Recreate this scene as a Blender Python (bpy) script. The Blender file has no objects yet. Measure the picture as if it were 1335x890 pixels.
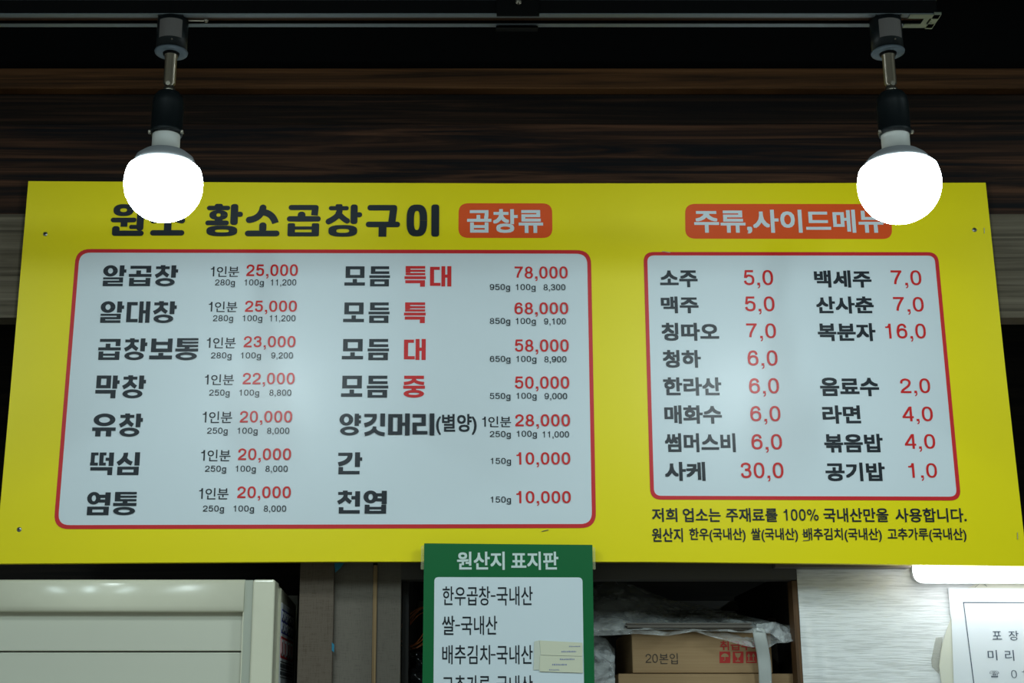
import bpy, bmesh, math, random
from mathutils import Vector, Matrix
random.seed(4)
R = math.radians
C = bpy.context.scene.collection
SC = bpy.context.scene

# ------------------------------------------------------------------ camera
F = 1335 * 50 / 36.0
PX0, PY0 = 603.0, 445.0
TH = R(15.2)
CAM = Vector((0.0, -2.15, 1.52))
cd = bpy.data.cameras.new('camera'); cam = bpy.data.objects.new('camera', cd); C.objects.link(cam)
cd.lens = 50; cd.sensor_width = 36; cd.shift_x = (667.5 - PX0) / 1335.0
cam.location = CAM; cam.rotation_euler = (R(90) + TH, 0, 0)
cd.clip_start = 0.02
SC.camera = cam
# ------------------------------------------------------------------ world, exposure
w = bpy.data.worlds.new('world'); SC.world = w; w.use_nodes = True
w.node_tree.nodes['Background'].inputs[0].default_value = (0.75, 0.85, 1.0, 1)
w.node_tree.nodes['Background'].inputs[1].default_value = 0.02
vs = SC.view_settings
vs.view_transform = 'Standard'; vs.look = 'None'; vs.gamma = 1; vs.use_curve_mapping = False
vs.exposure = 0.0
COOL = (0.77, 0.98, 1.02)
BULB_STRENGTH = 50.0
LAMP_STRENGTH = 7.0
# tube lamps of the dining room, on the ceiling behind the viewer
def tube_light(x, y, L, power, wd=0.10):
    ld = bpy.data.lights.new('dining_room_lamp', 'AREA'); ld.shape = 'RECTANGLE'
    ld.size = wd; ld.size_y = L; ld.energy = power; ld.color = COOL
    o = bpy.data.objects.new('dining_room_lamp', ld); C.objects.link(o)
    o.location = (x, y, 2.84); o.rotation_euler = (0, 0, 0)
    return o
for x, y in ((-1.7, -2.7), (-0.55, -2.7), (0.65, -2.7), (2.1, -1.7)):
    tube_light(x, y, 1.2, 23)

# ------------------------------------------------------------------ helpers
def P(px, py, Y=0.0):
    dx = (px - PX0) / F; dy = (PY0 - py) / F
    v = Vector((dx, math.cos(TH) - math.sin(TH) * dy, math.sin(TH) + math.cos(TH) * dy))
    return CAM + v * ((Y - CAM.y) / v.y)
def X(px, py, Y=0.0): return P(px, py, Y).x
def Z(py, Y=0.0): return P(PX0, py, Y).z

def mat(name, col, rough=0.5, spec=0.5, metal=0.0, emit=None, estr=0.0, alpha=1.0):
    m = bpy.data.materials.new(name); m.use_nodes = True
    b = m.node_tree.nodes['Principled BSDF']
    b.inputs['Base Color'].default_value = (*col, 1); b.inputs['Roughness'].default_value = rough
    b.inputs['Specular IOR Level'].default_value = spec; b.inputs['Metallic'].default_value = metal
    if emit:
        b.inputs['Emission Color'].default_value = (*emit, 1); b.inputs['Emission Strength'].default_value = estr
    b.inputs['Alpha'].default_value = alpha
    return m
def nodes(m): return m.node_tree.nodes, m.node_tree.links, m.node_tree.nodes['Principled BSDF']
def tex_coord(m, scale=(1, 1, 1), mode='Object', loc=(0, 0, 0)):
    n, l, b = nodes(m)
    tc = n.new('ShaderNodeTexCoord'); mp = n.new('ShaderNodeMapping')
    mp.inputs['Scale'].default_value = scale; mp.inputs['Location'].default_value = loc
    l.new(tc.outputs[mode], mp.inputs['Vector']); return mp.outputs['Vector']
def noise(m, vec, scale, detail=4, rough=0.6, dist=0.0):
    n, l, b = nodes(m)
    t = n.new('ShaderNodeTexNoise'); t.inputs['Scale'].default_value = scale
    t.inputs['Detail'].default_value = detail; t.inputs['Roughness'].default_value = rough
    t.inputs['Distortion'].default_value = dist
    l.new(vec, t.inputs['Vector']); return t.outputs[0]
def ramp(m, fac, stops):
    n, l, b = nodes(m)
    r = n.new('ShaderNodeValToRGB'); e = r.color_ramp.elements
    while len(e) < len(stops): e.new(0.5)
    for k, (p, c) in enumerate(stops): e[k].position = p; e[k].color = (*c, 1)
    l.new(fac, r.inputs[0]); return r.outputs[0]
def bump(m, height, strength=0.2, dist=0.001):
    n, l, b = nodes(m)
    bp = n.new('ShaderNodeBump'); bp.inputs['Strength'].default_value = strength; bp.inputs['Distance'].default_value = dist
    l.new(height, bp.inputs['Height']); l.new(bp.outputs[0], b.inputs['Normal']); return bp
def colour(m, out):
    n, l, b = nodes(m); l.new(out, b.inputs['Base Color'])
def satin(name, col, rough=0.42, spec=0.5):
    m = mat(name, col, 0.33, 0.30)
    v = tex_coord(m); bump(m, noise(m, v, 900, 2), 0.05, 0.0004)
    return m
def wood(name, dark, mid, light, sx=1.2, sz=38, rough=0.5, spec=0.35, dist=1.2, p=(0.36, 0.52, 0.68), axis='x'):
    m = mat(name, mid, rough, spec)
    s = (sx, 1.0, sz) if axis == 'x' else (sz, 1.0, sx)
    v = tex_coord(m, s)
    f = noise(m, v, 1.6, 6, 0.62, dist)
    colour(m, ramp(m, f, [(p[0], dark), (p[1], mid), (p[2], light)]))
    bump(m, f, 0.12, 0.0006)
    return m

def new_obj(name, bm=None, m=None, parent=None, me=None, smooth=False):
    if me is None:
        me = bpy.data.meshes.new(name); bm.to_mesh(me); bm.free()
        if m: me.materials.append(m)
        if smooth:
            for p in me.polygons: p.use_smooth = True
    o = bpy.data.objects.new(name, me); C.objects.link(o)
    if parent: o.parent = parent
    return o
def tag(o, label, cat, group=None):
    o['label'] = label; o['category'] = cat
    if group: o['group'] = group
    return o
def struct(o): o['kind'] = 'structure'; return o
def thing(name, label, cat, loc=(0, 0, 0), group=None):
    o = bpy.data.objects.new(name, None); C.objects.link(o); o.location = loc; o.empty_display_size = 0.05
    return tag(o, label, cat, group)

def bbox_bm(bm, lo, hi, bevel=0.0, seg=2):
    x0, y0, z0 = lo; x1, y1, z1 = hi
    vs_ = [bm.verts.new(p) for p in ((x0,y0,z0),(x1,y0,z0),(x1,y1,z0),(x0,y1,z0),(x0,y0,z1),(x1,y0,z1),(x1,y1,z1),(x0,y1,z1))]
    fs = [bm.faces.new([vs_[i] for i in f]) for f in ((0,3,2,1),(4,5,6,7),(0,1,5,4),(1,2,6,5),(2,3,7,6),(3,0,4,7))]
    if bevel:
        es = list({e for f in fs for e in f.edges})
        bmesh.ops.bevel(bm, geom=es, offset=bevel, segments=seg, profile=0.5, affect='EDGES')
    return bm
def box(name, lo, hi, m, parent=None, bevel=0.0, seg=2):
    """world-space box; the object origin is at the parent's origin or at the box base"""
    bm = bmesh.new(); org = Vector(parent.location) if parent else Vector(((lo[0]+hi[0])/2, (lo[1]+hi[1])/2, lo[2]))
    bbox_bm(bm, Vector(lo) - org, Vector(hi) - org, bevel, seg)
    o = new_obj(name, bm, m, parent)
    if not parent: o.location = org
    return o
def poly_prism(name, pts, Y0, Y1, m, parent=None, org=None, smooth=False):
    """pts: world points (x,z) outline; extruded from Y0 (front) to Y1 (back)"""
    bm = bmesh.new(); org = Vector(org) if org is not None else (Vector(parent.location) if parent else Vector((0, 0, 0)))
    a = [bm.verts.new(Vector((p[0], Y0, p[1])) - org) for p in pts]
    f = bm.faces.new(a)
    if f.normal.length == 0: f.normal_update()
    f.normal_update()
    if f.normal.y > 0: f.normal_flip()
    if Y1 is not None and Y1 != Y0:
        b = [bm.verts.new(Vector((p[0], Y1, p[1])) - org) for p in pts]
        bm.faces.new(list(reversed(b)))
        n = len(pts)
        for i in range(n): bm.faces.new((a[i], a[(i+1) % n], b[(i+1) % n], b[i]))
        bmesh.ops.recalc_face_normals(bm, faces=bm.faces)
    o = new_obj(name, bm, m, parent)
    if not parent: o.location = org
    return o
def lathe_bm(bm, prof, c=(0, 0, 0), n=40, cap=True):
    rings = []
    for r, z in prof:
        if r < 1e-6: rings.append([bm.verts.new((c[0], c[1], c[2] + z))])
        else: rings.append([bm.verts.new((c[0] + r*math.cos(2*math.pi*k/n), c[1] + r*math.sin(2*math.pi*k/n), c[2] + z)) for k in range(n)])
    for a, b in zip(rings, rings[1:]):
        for k in range(n):
            k2 = (k + 1) % n
            if len(a) == 1 and len(b) == 1: continue
            if len(a) == 1: bm.faces.new((a[0], b[k2], b[k]))
            elif len(b) == 1: bm.faces.new((a[k], a[k2], b[0]))
            else: bm.faces.new((a[k], a[k2], b[k2], b[k]))
    if cap:
        for rg, rev in ((rings[0], True), (rings[-1], False)):
            if len(rg) > 1: bm.faces.new(list(reversed(rg)) if rev else rg)
    bmesh.ops.recalc_face_normals(bm, faces=bm.faces)
    return bm
def lathe(name, prof, m, parent, c=(0, 0, 0), n=40, smooth=True, cap=True):
    o = new_obj(name, lathe_bm(bmesh.new(), prof, c, n, cap), m, parent, smooth=smooth)
    return o
def tube_bm(bm, pts, r, n=8):
    rings = []
    for i, p in enumerate(pts):
        d = (Vector(pts[min(i+1, len(pts)-1)]) - Vector(pts[max(i-1, 0)])).normalized()
        a = d.orthogonal().normalized() if i == 0 else (pa - d * pa.dot(d)).normalized()
        pa = a; b = d.cross(a)
        rings.append([bm.verts.new(Vector(p) + a*(r*math.cos(2*math.pi*k/n)) + b*(r*math.sin(2*math.pi*k/n))) for k in range(n)])
    for s, t in zip(rings, rings[1:]):
        for k in range(n): bm.faces.new((s[k], s[(k+1) % n], t[(k+1) % n], t[k]))
    bm.faces.new(list(reversed(rings[0]))); bm.faces.new(rings[-1])
    return bm
def rounded(corners, r, n=7):
    """rounded quad in the (x,z) plane; corners in order"""
    out = []; k = len(corners)
    for i in range(k):
        p = Vector(corners[i]); a = (Vector(corners[i-1]) - p).normalized(); b = (Vector(corners[(i+1) % k]) - p).normalized()
        s, e = p + a*r, p + b*r
        for j in range(n + 1):
            t = j / n
            # superellipse-like blend close to a circular arc
            q = s*(1-t)**2 + p*(2*t*(1-t)) + e*t*t
            arc = q + ((s+e)/2 - p) * (0.10 * math.sin(math.pi*t)) * -0.45
            out.append(arc)
    return out
def pq(pts, Y): return [Vector((P(x, y, Y).x, P(x, y, Y).z)) for x, y in pts]

# ------------------------------------------------------------------ lettering
_fc = {}
def font_mesh(text, off):
    key = (text, off)
    if key in _fc: return _fc[key]
    cu = bpy.data.curves.new('t', 'FONT'); cu.body = text; cu.size = 1; cu.resolution_u = 3; cu.offset = min(off, 0.0); cu.fill_mode = 'BOTH'
    o = bpy.data.objects.new('t', cu); C.objects.link(o)
    dg = bpy.context.evaluated_depsgraph_get(); dg.update()
    me = bpy.data.meshes.new_from_object(o.evaluated_get(dg))
    v = [(p.co.x, p.co.y) for p in me.vertices]; f = [tuple(p.vertices) for p in me.polygons]
    bpy.data.objects.remove(o); bpy.data.curves.remove(cu); bpy.data.meshes.remove(me)
    if off > 0:      # bolder weight: the same shape laid down at four small shifts
        n0 = len(v); f0 = list(f); v0 = list(v); v, f = [], []
        for k, (dx, dz) in enumerate(((-off, -off), (off, -off), (-off, off), (off, off))):
            v += [(x + dx, z + dz, k) for x, z in v0]; f += [tuple(i + k*n0 for i in q) for q in f0]
    _fc[key] = (v, f); return _fc[key]

# block lettering built from strokes, cell 100 x 100, y down
def gR(x0, y0, x1, y1, r=0):
    if r <= 0: return [[(x0, y0), (x1, y0), (x1, y1), (x0, y1)]]
    r = min(r, (x1-x0)/2, (y1-y0)/2); pts = []
    for cx, cy, a0 in ((x1-r, y1-r, 0), (x0+r, y1-r, 90), (x0+r, y0+r, 180), (x1-r, y0+r, 270)):
        for k in range(6): a = R(a0 + 18*k); pts.append((cx + r*math.cos(a), cy + r*math.sin(a)))
    return [pts]
def gE(x0, y0, x1, y1, tx, ty, n=32, sq=2.0):
    cx, cy, a, b = (x0+x1)/2, (y0+y1)/2, (x1-x0)/2, (y1-y0)/2; out = []
    def pt(t, a, b):
        c, s = math.cos(t), math.sin(t)
        return (cx + a*math.copysign(abs(c)**(2/sq), c), cy + b*math.copysign(abs(s)**(2/sq), s))
    for k in range(n):
        t0, t1 = 2*math.pi*k/n, 2*math.pi*(k+1)/n
        out.append([pt(t0, a, b), pt(t1, a, b), pt(t1, a-tx, b-ty), pt(t0, a-tx, b-ty)])
    return out
def gB(x0, y0, x1, y1, tx, ty):
    return gR(x0, y0, x1, y0+ty) + gR(x0, y1-ty, x1, y1) + gR(x0, y0+ty, x0+tx, y1-ty) + gR(x1-tx, y0+ty, x1, y1-ty)
def gS(wd, *pts, rnd=False):
    # smooth polyline with constant width
    P_ = [Vector(p) for p in pts]
    if len(P_) == 3:
        a, b, c = P_; b2 = b*2 - (a+c)/2
        P_ = [a*(1-t)**2 + b2*(2*t*(1-t)) + c*t*t for t in [k/8 for k in range(9)]]
    L, Rr = [], []
    for i, p in enumerate(P_):
        d = (P_[min(i+1, len(P_)-1)] - P_[max(i-1, 0)]).normalized(); nn = Vector((-d.y, d.x)) * (wd/2)
        L.append(p+nn); Rr.append(p-nn)
    out = [[tuple(L[i]), tuple(L[i+1]), tuple(Rr[i+1]), tuple(Rr[i])] for i in range(len(P_)-1)]
    if rnd:
        for p in (P_[0], P_[-1]): out.append([(p.x + wd/2*math.cos(2*math.pi*k/14), p.y + wd/2*math.sin(2*math.pi*k/14)) for k in range(14)])
    return out
def gL(x0, y0, x1, y1):   # rieul
    h = y1 - y0; u = lambda t: y0 + h*t/100
    return gR(x0, y0, x1, u(23)) + gR(x1-18, u(23), x1, u(36)) + gR(x0, u(36), x1, u(60)) + gR(x0, u(60), x0+22, u(72)) + gR(x0, u(72), x1, y1)
def gBieup(x0, y0, x1, y1, t=21):
    h = y1 - y0; u = lambda q: y0 + h*q/100
    return gR(x0, y0, x0+t, y1) + gR(x1-t, y0, x1, y1) + gR(x0+t, u(25), x1-t, u(51)) + gR(x0+t, u(69), x1-t, y1)
def gA(y1, x=72, tick=((20, 36),), x1=93):
    o = gR(x, 1, x1, y1)
    for a, b in tick: o += gR(x1, a, x1+9, b)
    return o
def gChieut(rt=64, y1=60, r=0):
    return gR(24, 0, 45, 9, r) + gR(4, 6, rt, 19, r) + gS(18, (36, 17), (30, 36), (4, 54), rnd=r > 0) + gS(17, (33, 28), (46, 42), (rt-4, 52), rnd=r > 0)
G = {
 '알': gE(0,0,64,54,21,14) + gA(53) + gL(2,58,90,100),
 '곱': gR(5,3,97,17) + gR(76,17,97,36) + gR(32,25,53,42) + gR(0,42,100,56) + gBieup(3,61,96,100),
 '창': gChieut() + gA(60) + gE(4,62,90,101,21,11.5),
 '대': gR(0,4,46,19) + gR(0,19,19,82) + gR(0,82,50,97) + gR(54,1,72,100) + gR(82,1,101,100) + gR(72,42,82,57),
 '보': gR(6,2,28,64) + gR(79,2,100,64) + gR(28,17,79,31) + gR(28,48,79,64) + gR(40,68,62,80) + gR(0,80,101,97),
 '통': gR(6,0,100,10) + gR(6,16,100,25) + gR(6,31,100,41) + gR(6,10,30,31) + gR(41,41,62,48) + gR(0,48,101,61) + gE(2,65,97,101,22,11),
 '막': gB(2,1,65,57,20,14) + gA(59, tick=((22,38),)) + gR(0,64,88,80) + gR(66,80,88,101),
 '유': gE(3,0,97,55,23,14.5) + gR(0,61,101,76) + gR(14,76,37,100) + gR(60,76,83,100),
 '떡': gR(2,1,34,14) + gR(2,14,19,46) + gR(0,46,34,59) + gR(39,1,68,14) + gR(39,14,57,46) + gR(39,46,68,59) + gR(66,24,81,38) + gR(80,1,101,61) + gR(3,66,98,81) + gR(77,81,98,101),
 '심': gS(20,(37,2),(31,28),(5,52)) + gS(18,(34,22),(44,38),(66,50)) + gR(77,0,99,59) + gB(5,64,97,101,22,12),
 '염': gE(0,0,58,55,20,14) + gR(52,12,78,26) + gR(52,33,78,46) + gR(78,2,101,59) + gB(3,64,97,101,23,12),
 '모': gB(5,0,97,58,22,15) + gR(40,63,61,80) + gR(0,80,100,96),
 '듬': gR(7,0,96,14) + gR(7,14,29,25) + gR(7,25,97,38) + gR(0,45,101,58) + gB(4,64,96,100,22,12),
 '특': gR(5,0,98,13) + gR(5,13,28,33) + gR(5,18,98,29) + gR(5,34,98,45) + gR(0,50,101,64) + gR(4,69,97,84) + gR(74,84,97,101),
 '중': gR(4,0,96,15) + gS(15,(54,13),(38,29),(3,36)) + gS(15,(46,13),(62,29),(97,36)) + gR(0,46,101,60) + gR(39,60,60,67) + gE(2,65,97,101,22,13),
 '양': gE(0,0,64,56,20,14) + gA(57, tick=((9,23),(31,45)), x=71, x1=91) + gE(4,60,91,101,21,12),
 '깃': gR(2,2,60,16) + gS(19,(50,4),(42,36),(3,54)) + gR(77,0,99,59) + gS(17,(51,60),(40,82),(5,96)) + gS(17,(50,72),(66,88),(98,96)),
 '머': gB(0,3,66,98,22,15) + gR(66,42,79,56) + gR(79,0,101,101),
 '리': gR(0,3,62,18) + gR(42,18,62,42) + gR(0,42,62,57) + gR(0,57,20,81) + gR(0,81,70,96) + gR(80,0,102,101),
 '간': gR(2,3,60,17) + gS(20,(51,5),(42,38),(3,56)) + gA(68, tick=((24,40),)) + gR(4,68,23,86) + gR(4,86,92,101),
 '천': gChieut() + gR(62,24,79,39) + gR(78,3,99,70) + gR(8,73,28,86) + gR(8,86,99,101),
 '엽': gE(0,0,62,56,21,14) + gR(55,12,79,25) + gR(55,34,79,47) + gR(79,1,101,59) + gBieup(6,62,99,101),
}
T = {   # rounded headline lettering
 '원': gE(6,0,66,38,20,13,sq=2.4) + gR(0,43,76,58,8) + gR(30,56,50,72) + gR(77,0,98,84,8) + gR(56,66,80,79,5) + gR(6,70,28,96,8) + gR(6,84,100,101,9),
 '조': gR(4,3,96,19,8) + gS(19,(54,16),(40,40),(8,54),rnd=True) + gS(19,(46,22),(60,42),(92,54),rnd=True) + gR(40,60,62,88) + gR(0,84,101,101,9),
 '황': gR(24,0,47,12,6) + gR(2,6,68,20,7) + gE(10,20,62,50,20,10,sq=2.4) + gR(26,48,48,58) + gR(0,52,66,67,7) + gR(70,1,91,66,8) + gR(86,25,105,41,8) + gE(4,68,91,101,24,12,sq=2.8),
 '소': gS(20,(50,12),(38,38),(11,50),rnd=True) + gS(20,(50,26),(74,36),(88,60)) + gR(41,58,62,88,9) + gR(0,83,101,101,9),
 '곱': gR(4,3,94,19,8) + gS(20,(84,12),(82,36)) + gR(32,24,55,48,10) + gR(0,38,101,55,8) + gR(3,60,25,101,5) + gR(75,60,97,101,5) + gR(20,70,80,80) + gR(10,88,90,101),
 '창': gChieut(r=6) + gR(70,1,91,62,8) + gR(86,25,105,41,8) + gE(4,65,91,101,24,12,sq=2.8),
 '구': gR(4,3,92,20,8) + gS(21,(82,12),(76,62)) + gR(0,54,101,71,8) + gR(38,66,61,100),
 '이': gE(0,0,64,100,23,20,sq=2.8) + gR(77,0,101,101,8),
}
def block_mesh(text, table, gap):
    v, f = [], []; x = 0
    for ch in text:
        for poly in table[ch]:
            b = len(v); v += [(x + px, -py, len(f)*0.6) for px, py in poly]; f.append(tuple(range(b, b + len(poly))))
        x += 100 + gap
    return v, f
def place(name, vf, rect, Y, m, parent, fit=None):
    """fit 2-D letter shapes to the patch of the plane y=Y where the photo shows them"""
    v, f = vf; x0, y0, x1, y1 = rect; xm, ym = (x0+x1)/2, (y0+y1)/2
    c = P(xm, ym, Y); W = P(x1, ym, Y).x - P(x0, ym, Y).x; H = P(xm, y0, Y).z - P(xm, y1, Y).z
    ax = min(p[0] for p in v); bx = max(p[0] for p in v); az = min(p[1] for p in v); bz = max(p[1] for p in v)
    org = Vector(parent.location)
    me = bpy.data.meshes.new(name)
    lay = []
    co = [(((p[0]-ax)/(bx-ax) - 0.5)*W, -0.00002*(p[2] if len(p) > 2 else 0), ((p[1]-az)/(bz-az) - 0.5)*H) for p in v]
    me.from_pydata(co, [], f); me.materials.append(m); me.update()
    bm = bmesh.new(); bm.from_mesh(me)
    bm.normal_update()
    for fa in bm.faces:
        if fa.normal.y > 0: fa.normal_flip()
    bm.to_mesh(me); bm.free()
    o = new_obj(name, parent=parent, me=me); o.location = c - org
    return o

# grotesque digits drawn as strokes; cap height 100
def spline(pts, wd, k=5):
    Q = [Vector(p) for p in pts]; Q = [Q[0]*2 - Q[1]] + Q + [Q[-1]*2 - Q[-2]]; out = []
    for i in range(1, len(Q)-2):
        p0, p1, p2, p3 = Q[i-1:i+3]
        for j in range(k):
            t = j/k; out.append(0.5*((2*p1) + (p2-p0)*t + (2*p0-5*p1+4*p2-p3)*t*t + (3*p1-p0-3*p2+p3)*t**3))
    out.append(Q[-2]); L, Rr = [], []
    for i, p in enumerate(out):
        d = (out[min(i+1, len(out)-1)] - out[max(i-1, 0)]).normalized(); nn = Vector((-d.y, d.x))*(wd/2)
        L.append(p+nn); Rr.append(p-nn)
    return [[tuple(L[i]), tuple(L[i+1]), tuple(Rr[i+1]), tuple(Rr[i])] for i in range(len(out)-1)]
def digit(ch, w):
    W_ = 64.0
    N = lambda pts: [(w/2 + u*(W_-w), w/2 + v_*(100-w)) for u, v_ in pts]
    if ch == '0': return gE(0, 0, W_, 100, w, w*0.9, 36, 2.35), 78
    if ch == '1': return gR(30, 0, 30+w, 100) + gR(9, 19, 30, 19+w*0.75) + gS(w*0.8, (22, 22), (31, 16), (34, 2)), 78
    if ch == '2': return spline(N([(0.01,.32),(.08,.11),(.48,0),(.90,.10),(.99,.29),(.84,.50),(.45,.70),(.12,.86),(.03,1.0)]), w) + gR(0, 100-w, W_, 100), 78
    if ch == '3': return spline(N([(.02,.27),(.12,.08),(.49,0),(.86,.08),(.94,.25),(.78,.42),(.38,.46)]), w) + spline(N([(.38,.46),(.82,.50),(1,.71),(.88,.92),(.5,1),(.12,.93),(0,.72)]), w), 78
    if ch == '4': return gR(43, 0, 43+w, 100) + gR(0, 66, W_+2, 66+w*0.9) + gS(w, (w*0.5, 70), (46, 5)), 78
    if ch == '5': return gR(11, 0, 59, w) + gS(w*0.9, (15, 2), (8, 52)) + spline(N([(.10,.50),(.27,.38),(.54,.34),(.90,.44),(1,.66),(.88,.92),(.48,1),(.12,.92),(0,.74)]), w), 78
    if ch in '69':
        o = spline(N([(.96,.25),(.82,.06),(.52,0),(.18,.10),(.02,.38),(0,.66),(.12,.91),(.50,1),(.89,.91),(1,.68),(.89,.45),(.52,.37),(.16,.46),(.02,.62)]), w)
        return (o if ch == '6' else [[(W_-x, 100-y) for x, y in q] for q in o]), 78
    if ch == '7': return gR(0, 0, W_, w) + spline(N([(.96,.03),(.62,.40),(.38,.72),(.30,1.0)]), w), 78
    if ch == '8': return gE(4, 0, W_-4, 50+w*0.4, w, w*0.85, 30, 2.1) + gE(0, 50-w*0.4, W_, 100, w, w*0.85, 30, 2.1), 78
    if ch in ',.':
        o = gR(3, 100-w*1.15, 3+w*1.15, 100)
        if ch == ',': o += gS(w*0.5, (3+w*0.95, 100-2), (3+w*0.8, 112), (3+w*0.2, 118))
        return o, 36
    if ch == 'g': return gE(0, 27, 60, 100, w, w*0.9, 30, 2.1) + gR(59-w, 29, 59, 108) + spline([(59-w/2, 106), (52, 120), (31, 125), (10, 121), (4, 110)], w), 74
    if ch == '%': return gE(0, 0, 46, 52, w*0.8, w*0.8, 26) + gE(64, 48, 110, 100, w*0.8, w*0.8, 26) + gS(w*0.8, (80, 0), (30, 100)), 124
def digits(s_, w):
    key = ('d', s_, w)
    if key in _fc: return _fc[key]
    v, f = [], []; x = 0
    for ch in s_:
        o, adv = digit(ch, w)
        for poly in o:
            b = len(v); v += [(x + px, -py, len(f)*0.25) for px, py in poly]; f.append(tuple(range(b, b + len(poly))))
        x += adv
    _fc[key] = (v, f); return v, f
def text(name, s, rect, Y, m, parent, off=0.0, w=12):
    if all(c in '0123456789,.g%' for c in s): return place(name, digits(s, w), rect, Y, m, parent)
    return place(name, font_mesh(s, off), rect, Y, m, parent)

# ------------------------------------------------------------------ materials
M_yellow = satin('sign_yellow', (0.88, 0.74, 0.0), 0.40)
M_white = satin('sign_white', (0.68, 0.76, 0.80), 0.40)
M_red = satin('sign_red', (0.62, 0.02, 0.025), 0.40)
M_orange = satin('tag_orange', (0.80, 0.09, 0.012), 0.40)
M_ink = satin('print_black', (0.012, 0.018, 0.025), 0.40)
M_pred = satin('print_red', (0.62, 0.015, 0.015), 0.40)
M_green = satin('sign_green', (0.0, 0.125, 0.032), 0.5)
M_edge = mat('panel_edge', (0.5, 0.5, 0.45), 0.6)
M_screw = mat('screw_metal', (0.35, 0.36, 0.34), 0.35, metal=0.9)
M_black = mat('black_paint', (0.0018, 0.0020, 0.0022), 0.75, 0.06)
M_blackpl = mat('black_plastic', (0.004, 0.006, 0.007), 0.42, 0.22)
M_zebra = wood('dark_zebrawood', (0.005, 0.005, 0.006), (0.022, 0.011, 0.007), (0.085, 0.038, 0.020), 0.9, 34, 0.5, 0.10, p=(0.38, 0.50, 0.66))
M_zebra2 = wood('darker_zebrawood', (0.004, 0.003, 0.003), (0.010, 0.006, 0.004), (0.034, 0.016, 0.009), 0.9, 46, 0.5, 0.10)
M_trimwood = wood('warm_brown_wood', (0.018, 0.009, 0.004), (0.065, 0.028, 0.010), (0.115, 0.052, 0.020), 0.7, 30, 0.5, 0.12)
M_oak = wood('pale_grey_oak', (0.055, 0.045, 0.031), (0.115, 0.096, 0.068), (0.165, 0.140, 0.102), 1.0, 60, 0.65, 0.15)
M_ply = wood('plywood_edge', (0.16, 0.10, 0.05), (0.30, 0.20, 0.10), (0.42, 0.30, 0.16), 1.0, 80, 0.7, 0.2, axis='z')
M_brownedge = wood('brown_trim', (0.05, 0.025, 0.010), (0.11, 0.055, 0.022), (0.17, 0.09, 0.04), 1.0, 60, 0.6, 0.3, axis='z')
def linen(name, a, b):
    m = mat(name, a, 0.8, 0.2)
    v = tex_coord(m, (60, 60, 900)); v2 = tex_coord(m, (900, 60, 60))
    n, l, bs = nodes(m)
    f1 = noise(m, v, 1, 2); f2 = noise(m, v2, 1, 2)
    mx = n.new('ShaderNodeMath'); mx.operation = 'ADD'; l.new(f1, mx.inputs[0]); l.new(f2, mx.inputs[1])
    colour(m, ramp(m, mx.outputs[0], [(0.75, a), (1.0, b)])); n2 = bump(m, mx.outputs[0], 0.3, 0.0005)
    return m
M_linen = linen('brown_linen', (0.092, 0.070, 0.052), (0.125, 0.099, 0.076))
M_linen2 = linen('grey_linen', (0.120, 0.103, 0.085), (0.155, 0.136, 0.112))
M_paper = mat('wallpaper_ribbed', (0.72, 0.72, 0.70), 0.75, 0.3)
v = tex_coord(M_paper, (26, 5, 470)); f = noise(M_paper, v, 1.0, 4, 0.55, 0.5)
colour(M_paper, ramp(M_paper, f, [(0.34, (0.66, 0.66, 0.64)), (0.54, (0.86, 0.86, 0.85))])); bump(M_paper, f, 0.7, 0.0014)
M_cream = mat('cream_enamel', (0.60, 0.61, 0.47), 0.22, 0.5)
v = tex_coord(M_cream, (3, 3, 3)); colour(M_cream, ramp(M_cream, noise(M_cream, v, 2.5, 5), [(0.3, (0.70, 0.68, 0.53)), (0.7, (0.76, 0.74, 0.58))]))
M_cream2 = mat('louver_enamel', (0.62, 0.62, 0.51), 0.4, 0.4)
M_groove = mat('grey_groove', (0.42, 0.44, 0.36), 0.5)
M_kraft = mat('kraft_cardboard', (0.34, 0.22, 0.11), 0.8, 0.2)
v = tex_coord(M_kraft, (4, 4, 220)); colour(M_kraft, ramp(M_kraft, noise(M_kraft, v, 1.5, 3), [(0.3, (0.32, 0.205, 0.105)), (0.7, (0.37, 0.245, 0.13))]))
M_rope = mat('white_strap', (0.44, 0.46, 0.44), 0.45, 0.4)
v = tex_coord(M_rope, (900, 100, 40)); bump(M_rope, noise(M_rope, v, 1, 2), 0.4, 0.0005)
M_cut = mat('printed_red_carton_ink', (0.42, 0.035, 0.03), 0.7, 0.2)
M_orangec = mat('orange_cord', (0.42, 0.11, 0.02), 0.5)
M_blue = mat('blue_tape', (0.0, 0.16, 0.26), 0.4)
M_lampmetal = mat('lamp_metal', (0.17, 0.15, 0.12), 0.35, metal=0.9)
M_rail = mat('track_metal', (0.06, 0.072, 0.078), 0.5, metal=0.2)
M_slot = mat('track_slot', (0.030, 0.017, 0.010), 0.6)
M_sink = mat('heat_sink_grey', (0.22, 0.23, 0.24), 0.6, 0.3)
M_collar = mat('lamp_collar_white', (0.60, 0.60, 0.57), 0.5)
M_disc = mat('adapter_disc_grey', (0.06, 0.075, 0.088), 0.6, 0.12)
M_rating = mat('rating_label', (0.10, 0.09, 0.085), 0.6, 0.2)
M_globe = mat('lit_globe', (0.9, 0.9, 0.9), 0.4, emit=(0.84, 0.98, 1.0), estr=BULB_STRENGTH)
M_diff = mat('lit_diffuser', (0.9, 0.9, 0.9), 0.4, emit=(0.92, 0.98, 1.0), estr=LAMP_STRENGTH)
M_wallpaint = mat('dining_room_wall', (0.45, 0.42, 0.36), 0.8)
M_floor = mat('floor_tile', (0.22, 0.20, 0.18), 0.5)
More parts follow.
